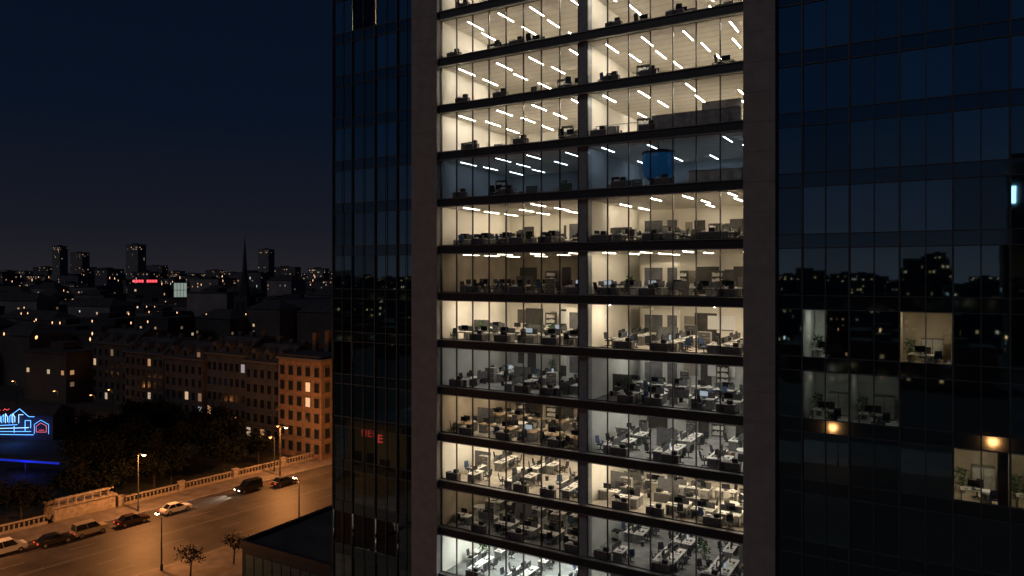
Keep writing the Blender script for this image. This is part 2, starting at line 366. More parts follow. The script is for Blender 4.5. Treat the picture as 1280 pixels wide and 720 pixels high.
for i in range(1,14):
    k=6-i; z0=zl(LV[k])+.06; z1=zl(LV[k]+1)-.40
    upper=i<=5
    for side in (0,1):
        xa,xb=(XB0+.05,XC0+.35) if side==0 else (XC0+.5,XB1-.05)
        col,inten,wm,cm=SPEC[i][side]; W=xb-xa
        fn=f'{ORD[i-1]} floor from top'
        tp('carpet',MB().box(xa,xb,.16,DEP,z0,z0+.012),M[cm])
        cp=tp('ceiling_panel',MB().box(xa,xb,.16,DEP,z1-.012,z1),M['ceil'])
        if i<=7:
            g=MB()
            for q in range(1,10): g.box(xa,xb,q*1.15-.012,q*1.15+.012,z1-.020,z1-.0125)
            tp('ceiling_rail',g,M['cab'],parent=cp)
        rw=tp('room_wall',MB().box(xa,xb,DEP+.002,DEP+.2,z0,z1).box(xa-.04,xa-.002,.16,DEP,z0,z1).box(xb+.002,xb+.04,.16,DEP,z0,z1),M[wm])
        for q in range(3):
            dx=xa+W*(.18+.31*q)+R.uniform(-.5,.5); dw=R.choice([.45,.6,.9])
            tp('door',MB().box(dx-dw,dx+dw,DEP-.05,DEP-.002,z0+.02,z0+2.3),M['door'],parent=rw)
        for q in range(4):
            dx=xa+W*(.06+.28*q)+R.uniform(0,.4)
            tp('wall_panel',MB().box(dx,dx+R.uniform(.5,1.3),DEP-.028,DEP-.004,z0+.9,z0+2.0+R.uniform(-.2,.3)),M['panel'] if q%2 else M['cabd'],parent=rw)
        if i in (6,8,9,11) or (i==7 and side==1):
            mx=xa+W*(.25 if side else .7)
            mw=tp('meeting_room_wall',MB().box(mx-1.6,mx+1.6,8.2,8.28,z0+.013,z0+2.6).box(mx-1.6,mx-1.52,8.283,DEP-.06,z0+.013,z0+2.6),M[wm])
            tp('meeting_room_opening',MB().box(mx-1.3,mx+.2,8.17,8.197,z0+.8,z0+2.2).box(mx+.6,mx+1.4,8.17,8.197,z0+.02,z0+2.2),M['screenp'],parent=mw)
        ga,gb=(XB0+.01,XC0) if side==0 else (XC1,XB1-.01); n=8 if side==0 else 7
        wf=MB()
        for j in range(n+1):
            x=ga+(gb-ga)*j/n; x=min(max(x,ga+.035),gb-.035); wf.box(x-.03,x+.03,-.06,.09,z0+.21,z1+.035)
        wf.box(ga,gb,-.05,.085,z0+.205,z0+.255)
        tp('ribbon_window',wf,M['mull'])
        nx,ys,L=(4,(1.9,5.3,8.7),2.3) if i<=7 else (3,(2.6,7.2),2.3)
        base=114*inten*(1 if i<=7 else 1.95)
        key=f'{col}_{base:.1f}_{i}'
        if key not in PROT: PROT[key]=Proto(strip_proto(key,col,base,L))
        for ry,y in enumerate(ys):
            for j in range(nx):
                if R.random()<(.18 if i<=7 else .08) and i!=13: continue
                PROT[key].put((xa+W*(j+.5)/nx+(R.uniform(-.45,.45)),y+R.uniform(-.3,.3),z1-.09),0,f'ceiling strip light {ORD[j]} from left in {["front","middle","rear"][ry]} row, {SD[side]}, {fn}','office ceiling strip lights')
        mode=(i+side)%2
        slots=[]
        if upper:
            nc=4
            for r_,(y,rz) in enumerate(((1.3,0),(2.07,PI))):
                for j in range(nc): slots.append((r_,j,xa+W*(j+.5)/nc+R.uniform(-.4,.4),y,rz))
            skip=.6
        elif mode==0:
            for r_,(y,rz) in enumerate(((1.6,0),(2.37,PI),(6.2,0),(6.97,PI))):
                for j in range(6):
                    slots.append((r_,j,xa+W*(j+.5)/6*.96+(.0 if r_<2 else .3),y,rz))
            skip=.24
        else:
            for r_,y in enumerate((1.3,2.85,5.4,7.1)):
                for j in range(6):
                    slots.append((r_,j,xa+W*((j//2)+.5)/3+(-.385 if j%2==0 else .385),y,PI/2 if j%2 else -PI/2))
            skip=.18
        if i==4 and side==1: slots=[s for s in slots if s[2]<10]
        for r_,j,x,y,rz in slots:
            if R.random()<skip: continue
            if i in (6,8,9,11,7) and y>6.9 : y-=.25
            who=f'{ORD[j]} from left, {ROW[r_]}, {SD[side]}, {fn}'
            dk='do' if (i in (10,7) and side==0) else ('dw' if (r_+j+i)%3 else 'dw2')
            zz=z0+.012
            P[dk].put((x,y,zz),rz,('oak' if dk=='do' else 'white')+' desk '+who,'office desks')
            f=Vector((-math.sin(rz),math.cos(rz),0)); s=Vector((math.cos(rz),math.sin(rz),0))
            p=Vector((x,y,zz+.737))+f*.12+s*R.uniform(-.1,.15)
            mk='ml' if R.random()<.12 else 'mo'
            P[mk].put(p,rz+R.uniform(-.2,.2),('glowing' if mk=='ml' else 'dark')+' monitor on desk '+who,'desk monitors')
            p=Vector((x,y,zz))-f*R.uniform(.45,.95)+s*R.uniform(-.35,.35)
            if p.y<.5: p.y=.5
            ck='cb' if R.random()<.15 else 'ch'
            P[ck].put(p,rz+R.uniform(-1.1,1.1),('blue' if ck=='cb' else 'black')+' chair at desk '+who,'office chairs')
        for q in range(2 if upper else 4):
            nq=2 if upper else 4
            x=xa+W*((q+.5)/nq)+R.uniform(-.5,.5)
            kk=R.choice(['cab','cab','shelf','plant']) if not upper else R.choice(['shelf','plant','cab'])
            nm={'cab':'grey filing cabinet with dark drawers','shelf':'dark bookcase with pale binders','plant':'leafy green potted plant'}[kk]
            y=(DEP-.45 if q%2 or kk=='shelf' else 4.25) if not upper else R.uniform(3,4.5)
            P[kk].put((x,y,z0+.012),0,f'{nm}, {ORD[q]} along, {SD[side]}, {fn}','office storage and plants')
        if not upper:
            px_=[.08,.4,.93]
            for q,kk in enumerate(R.sample(['prn','tab','scr','scr'],3)):
                nm={'prn':'grey office printer','tab':'small round white table','scr':'dark free-standing partition screen'}[kk]
                yy=R.choice([4.2,9.2]) if kk!='scr' else 4.75
                P[kk].put((xa+W*px_[q]+R.uniform(-.2,.2),yy,z0+.012),R.uniform(-.2,.2) if kk!='scr' else 0,f'{nm}, {["left","middle","right"][q]} of {SD[side]}, {fn}','office extras')
            if mode==0:
                for q in range(4): P['tab' if q==3 else 'low'].put((xa+W*(q+.5)/4+R.uniform(-.6,.6),8.0 if i in (10,12,13) else 3.85,z0+.012),0,f'{"small round white table" if q==3 else "dark low cabinet holding files"}, {ORD[q]} along middle aisle, {SD[side]}, {fn}','office extras')
        for q in range(3 if not upper else 2):
            P['low'].put((xa+W*(q+R.uniform(.2,.8))/3,.42,z0+.012),PI,f'dark low cabinet against the glass, {ORD[q]} from left, {SD[side]}, {fn}','low cabinets against the glass')
        if not upper:
            for q in range(3): P['bin'].put((xa+W*(q+R.uniform(.1,.9))/3,R.choice([3.4,4.4,8.0]),z0+.012),0,f'black waste bin, {ORD[q]} from left, {SD[side]}, {fn}','office bins and boxes')
            for q in range(3): P['box'].put((xa+W*(q+R.uniform(.1,.9))/3,R.choice([3.7,4.6,7.8]),z0+.012),R.uniform(0,3),f'brown cardboard box, {ORD[q]} from left, {SD[side]}, {fn}','office bins and boxes')
        if i in (8,9,11,13):
            x=xa+W*(.5 if side==0 else .62)
            t=thing('whiteboard',f'white board on rear wall, {SD[side]}, {fn}','whiteboard',(x,DEP-.08,z0+1.0),0,'wall whiteboards')
            part('panel',MB().box(-1.1,1.1,-.01,.02,0,1.1),M['white'],t); part('tray',MB().box(-1,1,-.07,-.012,-.04,-.01),M['deskleg'],t)
tp('column',MB().box(XC0+.02,XC1-.02,-.03,.9,zl(LV[-9]),ZT-.3),M['column'])
z4=zl(LV[2])+.072
t=thing('reception_screen','grey partition screen around desk in right half, fourth floor from top','screen',(14,1.3,z4))
part('front_panel',MB().box(-3.1,3,-.4,-.34,0,1.35),M['deskleg'],t); part('side_panel',MB().box(-3.1,-3.04,-.337,1.2,0,1.35),M['deskleg'],t)
part('top_rail',MB().box(-3.1,3,-.42,-.32,1.352,1.4),M['deskleg'],t); part('upper_panel',MB().box(.4,3,-.3,-.24,0,1.95),M['cab'],t)
t=thing('metal_railing','low metal railing at left of right half, fourth floor from top','railing',(8.3,.75,z4))
part('handrail',MB().tube((-1.6,0,1.05),(1.6,0,1.05),.03),M['metalh'],t)
for q in range(5): part('post',MB().tube((-1.6+.8*q,0,0),(-1.6+.8*q,0,1.04),.022),M['metalh'],t)
z5=zl(LV[1])+.072
t=thing('blue_lantern','large blue drum shaped lantern hanging on the blue-lit fifth floor','lantern',(11.3,1.1,z5))
part('skin',MB().lathe(0,0,[(.75,.75),(1.0,.95),(1.12,1.5),(1.12,2.2),(1.05,2.5)],20),M['drum'],t)
part('top_rim',MB().lathe(0,0,[(1.14,2.502),(1.14,2.66),(.7,2.78)],20),M['black'],t)
part('bottom_rim',MB().lathe(0,0,[(.55,.6),(.78,.748)],20),M['black'],t)
part('cord',MB().tube((0,0,2.7),(0,0,3.3),.03),M['black'],t)
t=thing('storage_counter','low dark counter at right end of the blue-lit fifth floor','counter',(15.3,1.3,z5))
part('carcass',MB().box(-1.8,1.7,-.3,.3,0,1.1),M['cab'],t); part('worktop',MB().box(-1.85,1.75,-.34,.34,1.102,1.15),M['bluewall'],t)

# ---- wings: glass panels
LX=[-18.7,-16.4,-13.75,-11.3,-9.33]
RX=[19.45,20.96]+[20.96+2.66*j for j in range(1,10)]
clearP={}
for key,v in {('R',-2,1):(NEUT,1.3,.5),('R',-2,3):(WARM,2.0,1),('R',-3,1):(NEUT,.34,1),('R',-3,2):(NEUT,.28,1),('R',-4,4):(WARM,1.9,.8),('R',-4,5):(WARM,1.3,.6),
              ('L',5,1):(WARM,2.6,1),('L',-7,0):(CREAM,.6,1),('L',-7,1):(CREAM,1.2,1),('L',-3,0):(WARM,.05,1),('L',-7,2):(CREAM,.35,1),('R',-1,5):(NEUT,.03,1)}.items(): clearP[key]=v
rest=MB()
for wing,xs in (('L',LX),('R',RX)):
    for k in ks[:-1]:
        za=zl(LV[k])+.46; zb=zl(LV[k]+1)-.46
        for j in range(len(xs)-1):
            a,b=xs[j]+.04,xs[j+1]-.04
            vis=(wing=='L' and -8<=k<=6) or (wing=='R' and -6<=k<=4 and b<34.5)
            if (wing,k,j) in clearP:
                part('glass_panel',MB().box(-(b-a)/2,(b-a)/2,-.01,.01,-(zb-za)/2,(zb-za)/2),M['dimglass'],tower,loc=((a+b)/2-6,.03,(za+zb)/2))
                col,inten,fr=clearP[(wing,k,j)]
                z0=zl(LV[k])+.06; z1=zl(LV[k]+1)-.4
                rw=tp('room_shell',MB().box(a-.02,b+.02,5,5.1,z0,z1).box(a-.06,a-.025,.22,4.99,z0,z1).box(b+.025,b+.06,.22,4.99,z0,z1).box(a-.02,b+.02,.22,4.99,z1,z1+.05).box(a-.02,b+.02,.22,4.99,z0-.05,z0),M['brownwall'] if col==WARM else M['greywall'])
                wn=f'{"left" if wing=="L" else "right"} wing, {ORD[5-k]} floor from top, panel {ORD[j]} from left'
                cabt=thing('storage_cupboard','storage cupboard in '+wn,'cupboard',((a+b)/2+.3,4.2,z0+.002),0,'cupboards in lit wing rooms')
                part('carcass',MB().box(-.6,.6,-.3,.3,0,1.5),M['cabd'],cabt)
                for s in (-1,1): part('door_leaf',MB().box(s*.3-.28,s*.3+.28,-.32,-.302,.05,1.45),M['cab'],cabt)
                cx_=(a+b)/2
                P['dw2'].put((cx_-.2,1.4,z0+.002),0,'white desk inside '+wn,'office desks')
                P['mo'].put((cx_-.3,1.5,z0+.739),.2,'dark monitor on desk inside '+wn,'desk monitors')
                P['ch'].put((cx_-.1,2.3,z0+.002),2.6,'black chair by desk inside '+wn,'office chairs')
                P['cb'].put((cx_+.5,.7,z0+.002),.4,'blue chair by glass inside '+wn,'office chairs')
                P['plant'].put((cx_-.8,3.2,z0+.002),0,'potted plant inside '+wn,'office storage and plants')
                kk=f'{col}_{inten*20:.2f}w'
                if kk not in PROT: PROT[kk]=Proto(strip_proto(kk,col,inten*195,1.2))
                PROT[kk].put((cx_,2.5,z1-.12),0,'ceiling light inside '+wn,'wing ceiling lights')
                if fr<.9:
                    tp('window_blind',MB().box(a+(b-a)*fr,b-.02,.25,.27,z0+.3,z1-.05),M['cabd'],parent=rw)
                continue
            if vis:
                g=part('glass_panel',MB().box(-(b-a)/2,(b-a)/2,-.02,.02,-(zb-za)/2,(zb-za)/2),R.choice(MG),tower,loc=((a+b)/2-6,.03,(za+zb)/2))
                g.rotation_euler=(R.uniform(-.006,.006),0,R.uniform(-.006,.006))
            else:
                rest.box(a,b,.01,.05,za,zb)
o=tp('upper_glazing',rest,MG[1]); o['kind']='stuff'
for xs,minor in ((LX,True),(RX,True)):
    for j,x in enumerate(xs):
        tp('mullion',MB().box(x-.05,x+.05,-.16,-.095,zl(LV[-9]),ZT-.3),M['wmull'])
        if minor and j<len(xs)-1 and (j>0 or xs is LX):
            xm=(x+xs[j+1])/2; tp('thin_mullion',MB().box(xm-.03,xm+.03,-.14,-.094,zl(LV[-9]),ZT-.3),M['wmull'])
tp('backing_wall',MB().box(XR0+.3,XR1-.3,5.3,DEP+.3,.12,ZT-.3).box(XL0+.2,XL1-.2,5.3,DEP+.3,.12,ZT-.3),M['podwall'])
tp('corner_return',MB().box(XL0-.12,XL0-.04,0,26,.12,ZT+.2),M['spandrel'])

# podium annex
pod=thing('podium_building','low dark flat-roofed annex at the foot of the tower, beside the road','annex',(-31,0,0))
part('wall',MB().box(0,12.1,.0,38,.12,8.2),M['podwall'],pod)
part('roof',MB().box(.35,11.8,.35,37.6,8.202,8.35),M['roofd'],pod)
part('parapet',MB().box(-.15,12.1,-.15,.3,8.205,8.7).box(-.15,.3,.303,37.7,8.205,8.7).box(-.15,12.1,37.703,38.1,8.205,8.7),M['fascia'],pod)
for j in range(9): part('window',MB().box(.6+j*1.27,1.7+j*1.27,-.04,-.003,1.2,7.4),MG[0],pod)
for j in range(20): part('window',MB().box(-.04,-.003,.8+j*1.85,2.4+j*1.85,1.2,7.4),MG[0],pod)
for x,y in ((5,10),(8,18),(4,26)):
    u=thing('rooftop_air_unit',f'grey rooftop air unit on the low annex, {"nearest" if y==10 else "middle" if y==18 else "farthest"} of three','air unit',(-31+x,y,8.352),0,'rooftop units on the annex')
    part('cabinet',MB().box(-1,1,-.8,.8,.1,1.1),M['cabd'],u,.03); part('fan_housing',MB().lathe(0,0,[(.5,1.102),(.55,1.2)],12),M['cab'],u); part('skid',MB().box(-.9,.9,-.7,.7,0,.098),M['black'],u)

# ---------------------------------------------------------------- ground, road
G=MB(); G.v=[(-9000,-9000,0),(9000,-9000,0),(9000,9000,0),(-9000,9000,0)]; G.f=[(0,1,2,3)]
struct('ground',G,M['earth'])
RA=math.radians(7.5); RO=Vector((-80,0,0)); RD=Vector((math.sin(RA),math.cos(RA),0)); RW=Vector((math.cos(RA),-math.sin(RA),0))
def rp_(s,w,z=0): return RO+RD*s+RW*w+Vector((0,0,z))
def strip(name,s0,s1,w0,w1,z,m,h=0):
    b=MB()
    if h==0:
        b.v=[tuple(rp_(s,w,z)) for s,w in ((s0,w0),(s0,w1),(s1,w1),(s1,w0))]; b.f=[(0,1,2,3)]
    else:
        b.v=[tuple(rp_(s,w,zz)) for zz in (0.001,h) for s,w in ((s0,w0),(s0,w1),(s1,w1),(s1,w0))]
        b.f=[(0,3,2,1),(4,5,6,7),(0,1,5,4),(1,2,6,5),(2,3,7,6),(3,0,4,7)]
    return struct(name,b,m)
strip('road',-160,420,6,28,.008,M['asphalt'])
strip('pavement',-160,60,.6,5.8,0,M['paving'],.12)
strip('kerb',-160,60,5.802,6.0,0,M['kerb'],.13)
strip('kerb',-160,300,28,28.2,0,M['kerb'],.13)
strip('plaza',-160,300,28.202,48,0,M['paving'],.118)
b=MB(); b.box(-34.5,60,-30,60,.002,.112); struct('plaza_deck',b,M['paving'])
strip('park_lawn',-120,45,-70,-.6,.012,M['grass'])
b=MB()
for wl in (9.6,13.2,20.8,24.4):
    for s in range(-100,200,8):
        n=len(b.v); b.v+=[tuple(rp_(a,c,.013)) for a,c in ((s,wl-.06),(s,wl+.06),(s+3,wl+.06),(s+3,wl-.06))]; b.f.append((n,n+1,n+2,n+3))
for wl in (16.8,17.2,27.5):
    n=len(b.v); b.v+=[tuple(rp_(a,c,.013)) for a,c in ((-150,wl-.05),(-150,wl+.05),(400,wl+.05),(400,wl-.05))]; b.f.append((n,n+1,n+2,n+3))
struct('road_markings',b,M['paint'])
b=MB(); b.v=[(-260,45,.016),(-74,45,.016),(-74,52,.016),(-260,52,.016)]; b.f=[(0,1,2,3)]; struct('side_street',b,M['asphalt'])

def balu_fn(n=14,L=9.0):
    def fn():
        t=thing('stone_balustrade','stone balustrade beside the road','balustrade')
        part('plinth',MB().box(-.25,.25,0,L,0,.35),M['balu'],t); part('rail',MB().box(-.22,.22,0,L,1.12,1.3),M['balu'],t,.02)
        p=part('pier',MB().box(-.38,.38,-.42,.42,0,1.5),M['balu'],t,.02); part('cap',MB().box(-.46,.46,-.5,.5,1.503,1.62),M['balu'],p)
        me=MB().lathe(0,0,[(.09,.351),(.12,.4),(.07,.55),(.14,.8),(.07,1.02),(.11,1.118)],6).mesh('baluster',M['balu'])
        for q in range(n): ob('baluster',me,t,(0,.75+q*(L-1.3)/(n-1)+.1,0))
        return t
    return fn
P['bal']=Proto(balu_fn())
idx=0
for q in range(-3,6):
    s=-12+q*9.4+9
    if 5<s+4<15: continue
    P['bal'].put(rp_(s,.1,.0),-RA,f'pale stone balustrade section, {ORD[idx]} from left along the far side of the road','balustrade sections along the road'); idx+=1
t=thing('stone_terrace','wider stone terrace block in the middle of the roadside balustrade','terrace',rp_(6.4,0,0),-RA)
part('wall',MB().box(-3.5,.4,.4,8.6,0,1.9),M['balu'],t,.03); part('coping',MB().box(-3.7,.6,.2,8.8,1.903,2.1),M['balu'],t,.02)
for q in range(7): part('baluster',MB().lathe(.25,1+q*1.1,[(.12,2.102),(.16,2.3),(.09,2.5),(.17,2.75),(.12,3)],8),M['balu'],t)
part('rail',MB().box(.0,.5,.5,8.3,3.003,3.2),M['balu'],t)

def lamp_fn(h,arm,power,bulb,soft=.15,col=(1,.37,.10)):
    def fn():
        t=thing('street_lamp','street lamp by the road','street lamp')
        part('pole',MB().tube((0,0,0),(0,0,h),.11,.06,8).tube((0,0,0),(0,0,.8),.17,.15,8),M['pole'],t)
        part('arm',MB().tube((0,0,h-.05),(arm*.5,0,h+.3),.05,.04,6).tube((arm*.5,0,h+.3),(arm,0,h+.32),.04,.04,6),M['pole'],t)
        hd=part('lamp_head',MB().frus((arm-.2,arm+.55,-.16,.16),h+.27,(arm-.1,arm+.4,-.09,.09),h+.42),M['pole'],t)
        part('lens',MB().lathe(arm+.17,0,[(.1,h+.06),(.26,h+.14),(.24,h+.266)],10),bulb,hd)
        if power:
            L=bpy.data.lights.new('lamp_bulb','POINT'); L.energy=power; L.color=col; L.shadow_soft_size=soft
            lo=bpy.data.objects.new('lamp_bulb',L); C.objects.link(lo); lo.parent=t; lo.location=(arm+.17,0,h-.15)
        return t
    return fn
P['lamp']=Proto(lamp_fn(8.3,1.6,7200,M['orange'])); P['lamp2']=Proto(lamp_fn(6.3,-1.2,2400,M['orange'])); P['lamp3']=Proto(lamp_fn(6.0,-.9,130,M['orangedim'],.25))
P['lamp4']=Proto(lamp_fn(7.5,-.9,420,M['orangedim'],.6,(1,.32,.10)))
for n_,(s,w_) in enumerate(((-10,5),(16.2,5),(40,5.2),(68,5),(95,5),(125,5),(-40,5))):
    P['lamp'].put(rp_(s,w_,.12),-RA,['tall street lamp behind leftmost parked cars','lit street lamp by white car and balustrade','street lamp in front of corner brick house','street lamp past the brick house, nearest one','street lamp past the brick house, second one','street lamp past the brick house, farthest one','street lamp beyond left edge of the road'][n_],'orange street lamps')
for n_,(s,w_) in enumerate(((8,28.9),(27,28.9),(52,28.9),(-14,28.9))):
    P['lamp2'].put(rp_(s,w_,.12),-RA,f'shorter street lamp on the near kerb, {["left of the annex","beside the annex corner","beyond the annex","at bottom left"][n_]}','near kerb street lamps')
for n_,(px,py) in enumerate(((352,573),(343,590),(140,518),(118,526),(212,548),(300,560),(72,520),(20,505))):
    g=ground(px,py); P['lamp3'].put((g.x,g.y,.02),1.2,f'small orange street lamp in side streets, {ORD[n_]} of the lit group','side street lamps')

# ---------------------------------------------------------------- cars
def car_fn(paint,van=False,lights=False):
    def fn():
        t=thing('parked_car','parked car on road','car')
        if van: prof=[(-2.2,.35),(-2.25,.7),(-2.2,1.05),(-1.1,1.1),(1.9,1.1),(2.2,1.0),(2.25,.6),(2.2,.35)]
        else: prof=[(-2.2,.33),(-2.27,.55),(-2.2,.78),(-1.2,.93),(1.5,.96),(2.15,.90),(2.25,.6),(2.18,.33)]
        b=MB(); n=len(prof)
        for y in (-.86,.86): b.v+=[(y,-x,z) for x,z in prof]
        b.f=[tuple(range(n)),tuple(range(2*n-1,n-1,-1))]+[(i,(i+1)%n,n+(i+1)%n,n+i) for i in range(n)]
        part('body',b,paint,t,.07)
        if van: bot=(-.80,.80,-2.15,1.25); top=(-.72,.72,-2.0,.55); zt=1.85
        else: bot=(-.78,.78,-1.75,1.1); top=(-.60,.60,-1.15,.25); zt=1.42
        part('windows',MB().frus(bot,.93 if not van else 1.08,top,zt),M['cglass'],t)
        part('roof',MB().box(top[0]-.02,top[1]+.02,top[2]-.02,top[3]+.02,zt+.002,zt+.06),paint,t,.02)
        for sx in (-1,1):
            for yb,yt in ((bot[2],top[2]),(bot[3],top[3]),((bot[2]+bot[3])/2,(top[2]+top[3])/2)):
                part('window_pillar',MB().tube((sx*(abs(bot[0])+.005),yb,.93),(sx*(abs(top[0])+.01),yt,zt+.01),.04,.04,5),paint,t)
        for sx in (-1,1):
            for yy in (-1.38,1.38):
                tr=part('wheel',MB().tube((sx*.70,yy,.33),(sx*.89,yy,.33),.33,.33,16),M['tyre'],t)
                part('rim',MB().tube((sx*.885,yy,.33),(sx*.905,yy,.33),.19,.19,10),M['rim'],tr)
            part('headlight',MB().box(sx*.62-.17,sx*.62+.17,2.16,2.29,.62,.76),M['hl'] if lights else M['rim'],t,.02)
            part('taillight',MB().box(sx*.66-.14,sx*.66+.14,-2.29,-2.16,.66,.80),M['tl'],t,.02)
            part('wing_mirror',MB().box(sx*.98-.09,sx*.98+.09,.75,.85,.95,1.08),paint,t,.02)
        if lights:
            for sx in (-1,1):
                L=bpy.data.lights.new('headlight_beam','SPOT'); L.energy=1600; L.color=(1,.88,.7); L.spot_size=math.radians(50); L.spot_blend=.6; L.shadow_soft_size=.05
                lo=bpy.data.objects.new('headlight_beam',L); C.objects.link(lo); lo.parent=t; lo.location=(sx*.62,2.34,.69); lo.rotation_euler=(math.radians(84),0,0)
        return t
    return fn
CW=mat('car_white',(.66,.66,.65),.25,var=.03,spec=.6); CB=mat('car_black',(.02,.02,.024),.2,var=.1); CR=mat('car_maroon',(.04,.022,.02),.25,var=.1); CBE=mat('car_beige',(.30,.26,.21),.3,var=.05); CS=mat('car_dark_grey',(.05,.05,.055),.3,.4)
cars=[(8,692,CW,True,'pale van at the left edge of the road',False,'van'),(68,680,CB,False,'black car parked between pale van and beige van',False,'car'),(112,668,CBE,True,'beige van parked behind a black car',False,'van'),
      (165,655,CR,False,'dark maroon car left of the white car',False,'car'),(220,640,CW,False,'white saloon car near the lit street lamp',False,'car'),(311,614,CB,True,'large dark car with headlights on beyond white car',True,'car'),(355,606,CS,False,'small dark grey car farthest along the road',False,'car')]
for px,py,pm,van,lab,li,cat in cars:
    g=ground(px,py); t=car_fn(pm,van,li)(); t.location=(g.x,g.y,.014); t.rotation_euler=(0,0,-RA+R.uniform(-.03,.03)+(PI if px==311 else 0)); t['label']=lab; t['category']=cat; t['group']='cars on the road'
    t.scale=(.95,.95,.95)
    if cat=='van': t.name='parked_van'

# ---------------------------------------------------------------- trees
def tree_fn(seed,h,r,lm,nl=1700,leaf=.28):
    def fn():
        rr=random.Random(seed); t=thing('park_tree','dark tree in park','tree')
        b=MB().tube((0,0,0),(.1,.05,h*.45),.22*h/8,.14*h/8,8)
        tips=[]
        for q in range(9):
            a=q*2.4+rr.uniform(-.3,.3); z=h*rr.uniform(.28,.5); rad=r*rr.uniform(.45,.85); top=h*rr.uniform(.5,.92)
            b.tube((.06,.03,z),(rad*math.cos(a)*.5,rad*math.sin(a)*.5,(z+top)/2),.09*h/8,.06*h/8,5); b.tube((rad*math.cos(a)*.5,rad*math.sin(a)*.5,(z+top)/2),(rad*math.cos(a),rad*math.sin(a),top),.06*h/8,.02,5)
            tips.append(Vector((rad*math.cos(a),rad*math.sin(a),top))); tips.append(Vector((rad*math.cos(a)*.5,rad*math.sin(a)*.5,(z+top)/2+.6)))
        tips.append(Vector((0,0,h*.9)))
        part('trunk',b,M['trunk'],t)
        c=MB()
        for q in range(nl):
            tp0=rr.choice(tips); p=tp0+Vector((rr.gauss(0,1),rr.gauss(0,1),rr.gauss(0,.75)))*r*.2
            d=Vector((rr.uniform(-1,1),rr.uniform(-1,1),rr.uniform(-1,1))).normalized(); e=d.cross(Vector((rr.uniform(-1,1),rr.uniform(-1,1),.3))).normalized()
            d=d*leaf*rr.uniform(.6,1.2); e=e*leaf*.6
            n=len(c.v); c.v+=[tuple(p-d),tuple(p+e),tuple(p+d),tuple(p-e)]; c.f.append((n,n+1,n+2,n+3))
        part('crown',c,lm,t)
        return t
    return fn
TP=[Proto(tree_fn(1,7.4,4.0,M['crown'],2200)),Proto(tree_fn(2,6.0,3.6,M['crown'],2000)),Proto(tree_fn(3,8.2,4.5,M['crown'],2400))]
for s in range(-14,46,6):
    for w_ in (-5,-13,-22,-31,-40):
        p=rp_(s+R.uniform(-2,2),w_+R.uniform(-2.5,2.5),.01)
        q=proj(p)
        if q[0]<105 and w_<-10: continue
        TP[R.randrange(3) if w_<-10 else 1].put(p,R.uniform(0,6),'dark leafy park tree behind the stone balustrade','park trees behind the balustrade')
ST_=Proto(tree_fn(11,4.0,1.6,M['crown2'],380,.15))
for n_,(px,py) in enumerate(((238,722),(292,706))):
    g=ground(px,py); ST_.put((g.x,g.y,.11),n_,f'sparse small tree on the near pavement, {["left","right"][n_]} one of two','young street trees')

# ---------------------------------------------------------------- buildings
WIN_ME={}
def win_mesh(m,w_=1.3,h_=1.6):
    k=(m.name,w_,h_)
    if k not in WIN_ME: WIN_ME[k]=MB().box(-w_/2,w_/2,-.05,.0,0,h_).mesh('window',m)
    return WIN_ME[k]
def city_building(x,y,w_,d_,h_,rz,nlit,label,group,wall=None,roof='flat',name='city_building',big=1.0,cat='building',bright=None):
    t=thing(name,label,cat,(x,y,0),rz,group)
    part('wall',MB().box(-w_/2,w_/2,-d_/2,d_/2,0,h_),wall or R.choice(FARW),t)
    rb=MB()
    if roof=='hip': rb.frus((-w_/2-.4,w_/2+.4,-d_/2-.4,d_/2+.4),h_+.01,(-w_/2+d_*.4,w_/2-d_*.4,-.3,.3),h_+d_*.28)
    else:
        rb.box(-w_/2-.2,w_/2+.2,-d_/2-.2,d_/2+.2,h_+.01,h_+.6); rb.box(-w_*.2,w_*.1,-d_*.2,d_*.2,h_+.59,h_+2.6)
    part('roof',rb,M['roofd'],t)
    fl=max(1,int((h_-1)/3.2)); used=set(); big=round(big,1)
    for q in range(nlit):
        face=R.choice((0,0,1,3)); span=w_ if face==0 else d_
        cols=max(1,int((span-1)/2.6)); c=R.randrange(cols); f=R.randrange(fl) if R.random()<.5 else fl-1-R.randrange(min(fl,2))
        if (face,c,f) in used: continue
        used.add((face,c,f)); u=-span/2+span*(c+.5)/cols; z=1.2+f*3.2
        if face==0: loc=(u,-d_/2-.01,z); rr=0
        elif face==1: loc=(w_/2+.01,u,z); rr=PI/2
        else: loc=(-w_/2-.01,u,z); rr=-PI/2
        m=bright or LITW[R.choices(range(5),(4,5,2,.6,8))[0]]
        ob('window',win_mesh(m,1.2*big,1.3*big),t,loc,rr)
    return t
def reg(px):
    return ('far left' if px<60 else 'left of the red-signed roof' if px<165 else 'around the red-signed roof' if px<245 else 'around the church spire' if px<345 else 'beside the tower edge')
layers=[(205,12,17),(240,12,18),(280,12,18),(325,12,20),(370,12,20),(425,13,22),(490,13,22),(570,14,24),(660,14,24),(770,14,26),(900,15,27),(1060,16,28),(1260,17,30),(1550,20,34),(1950,24,38),(2600,34,46)]
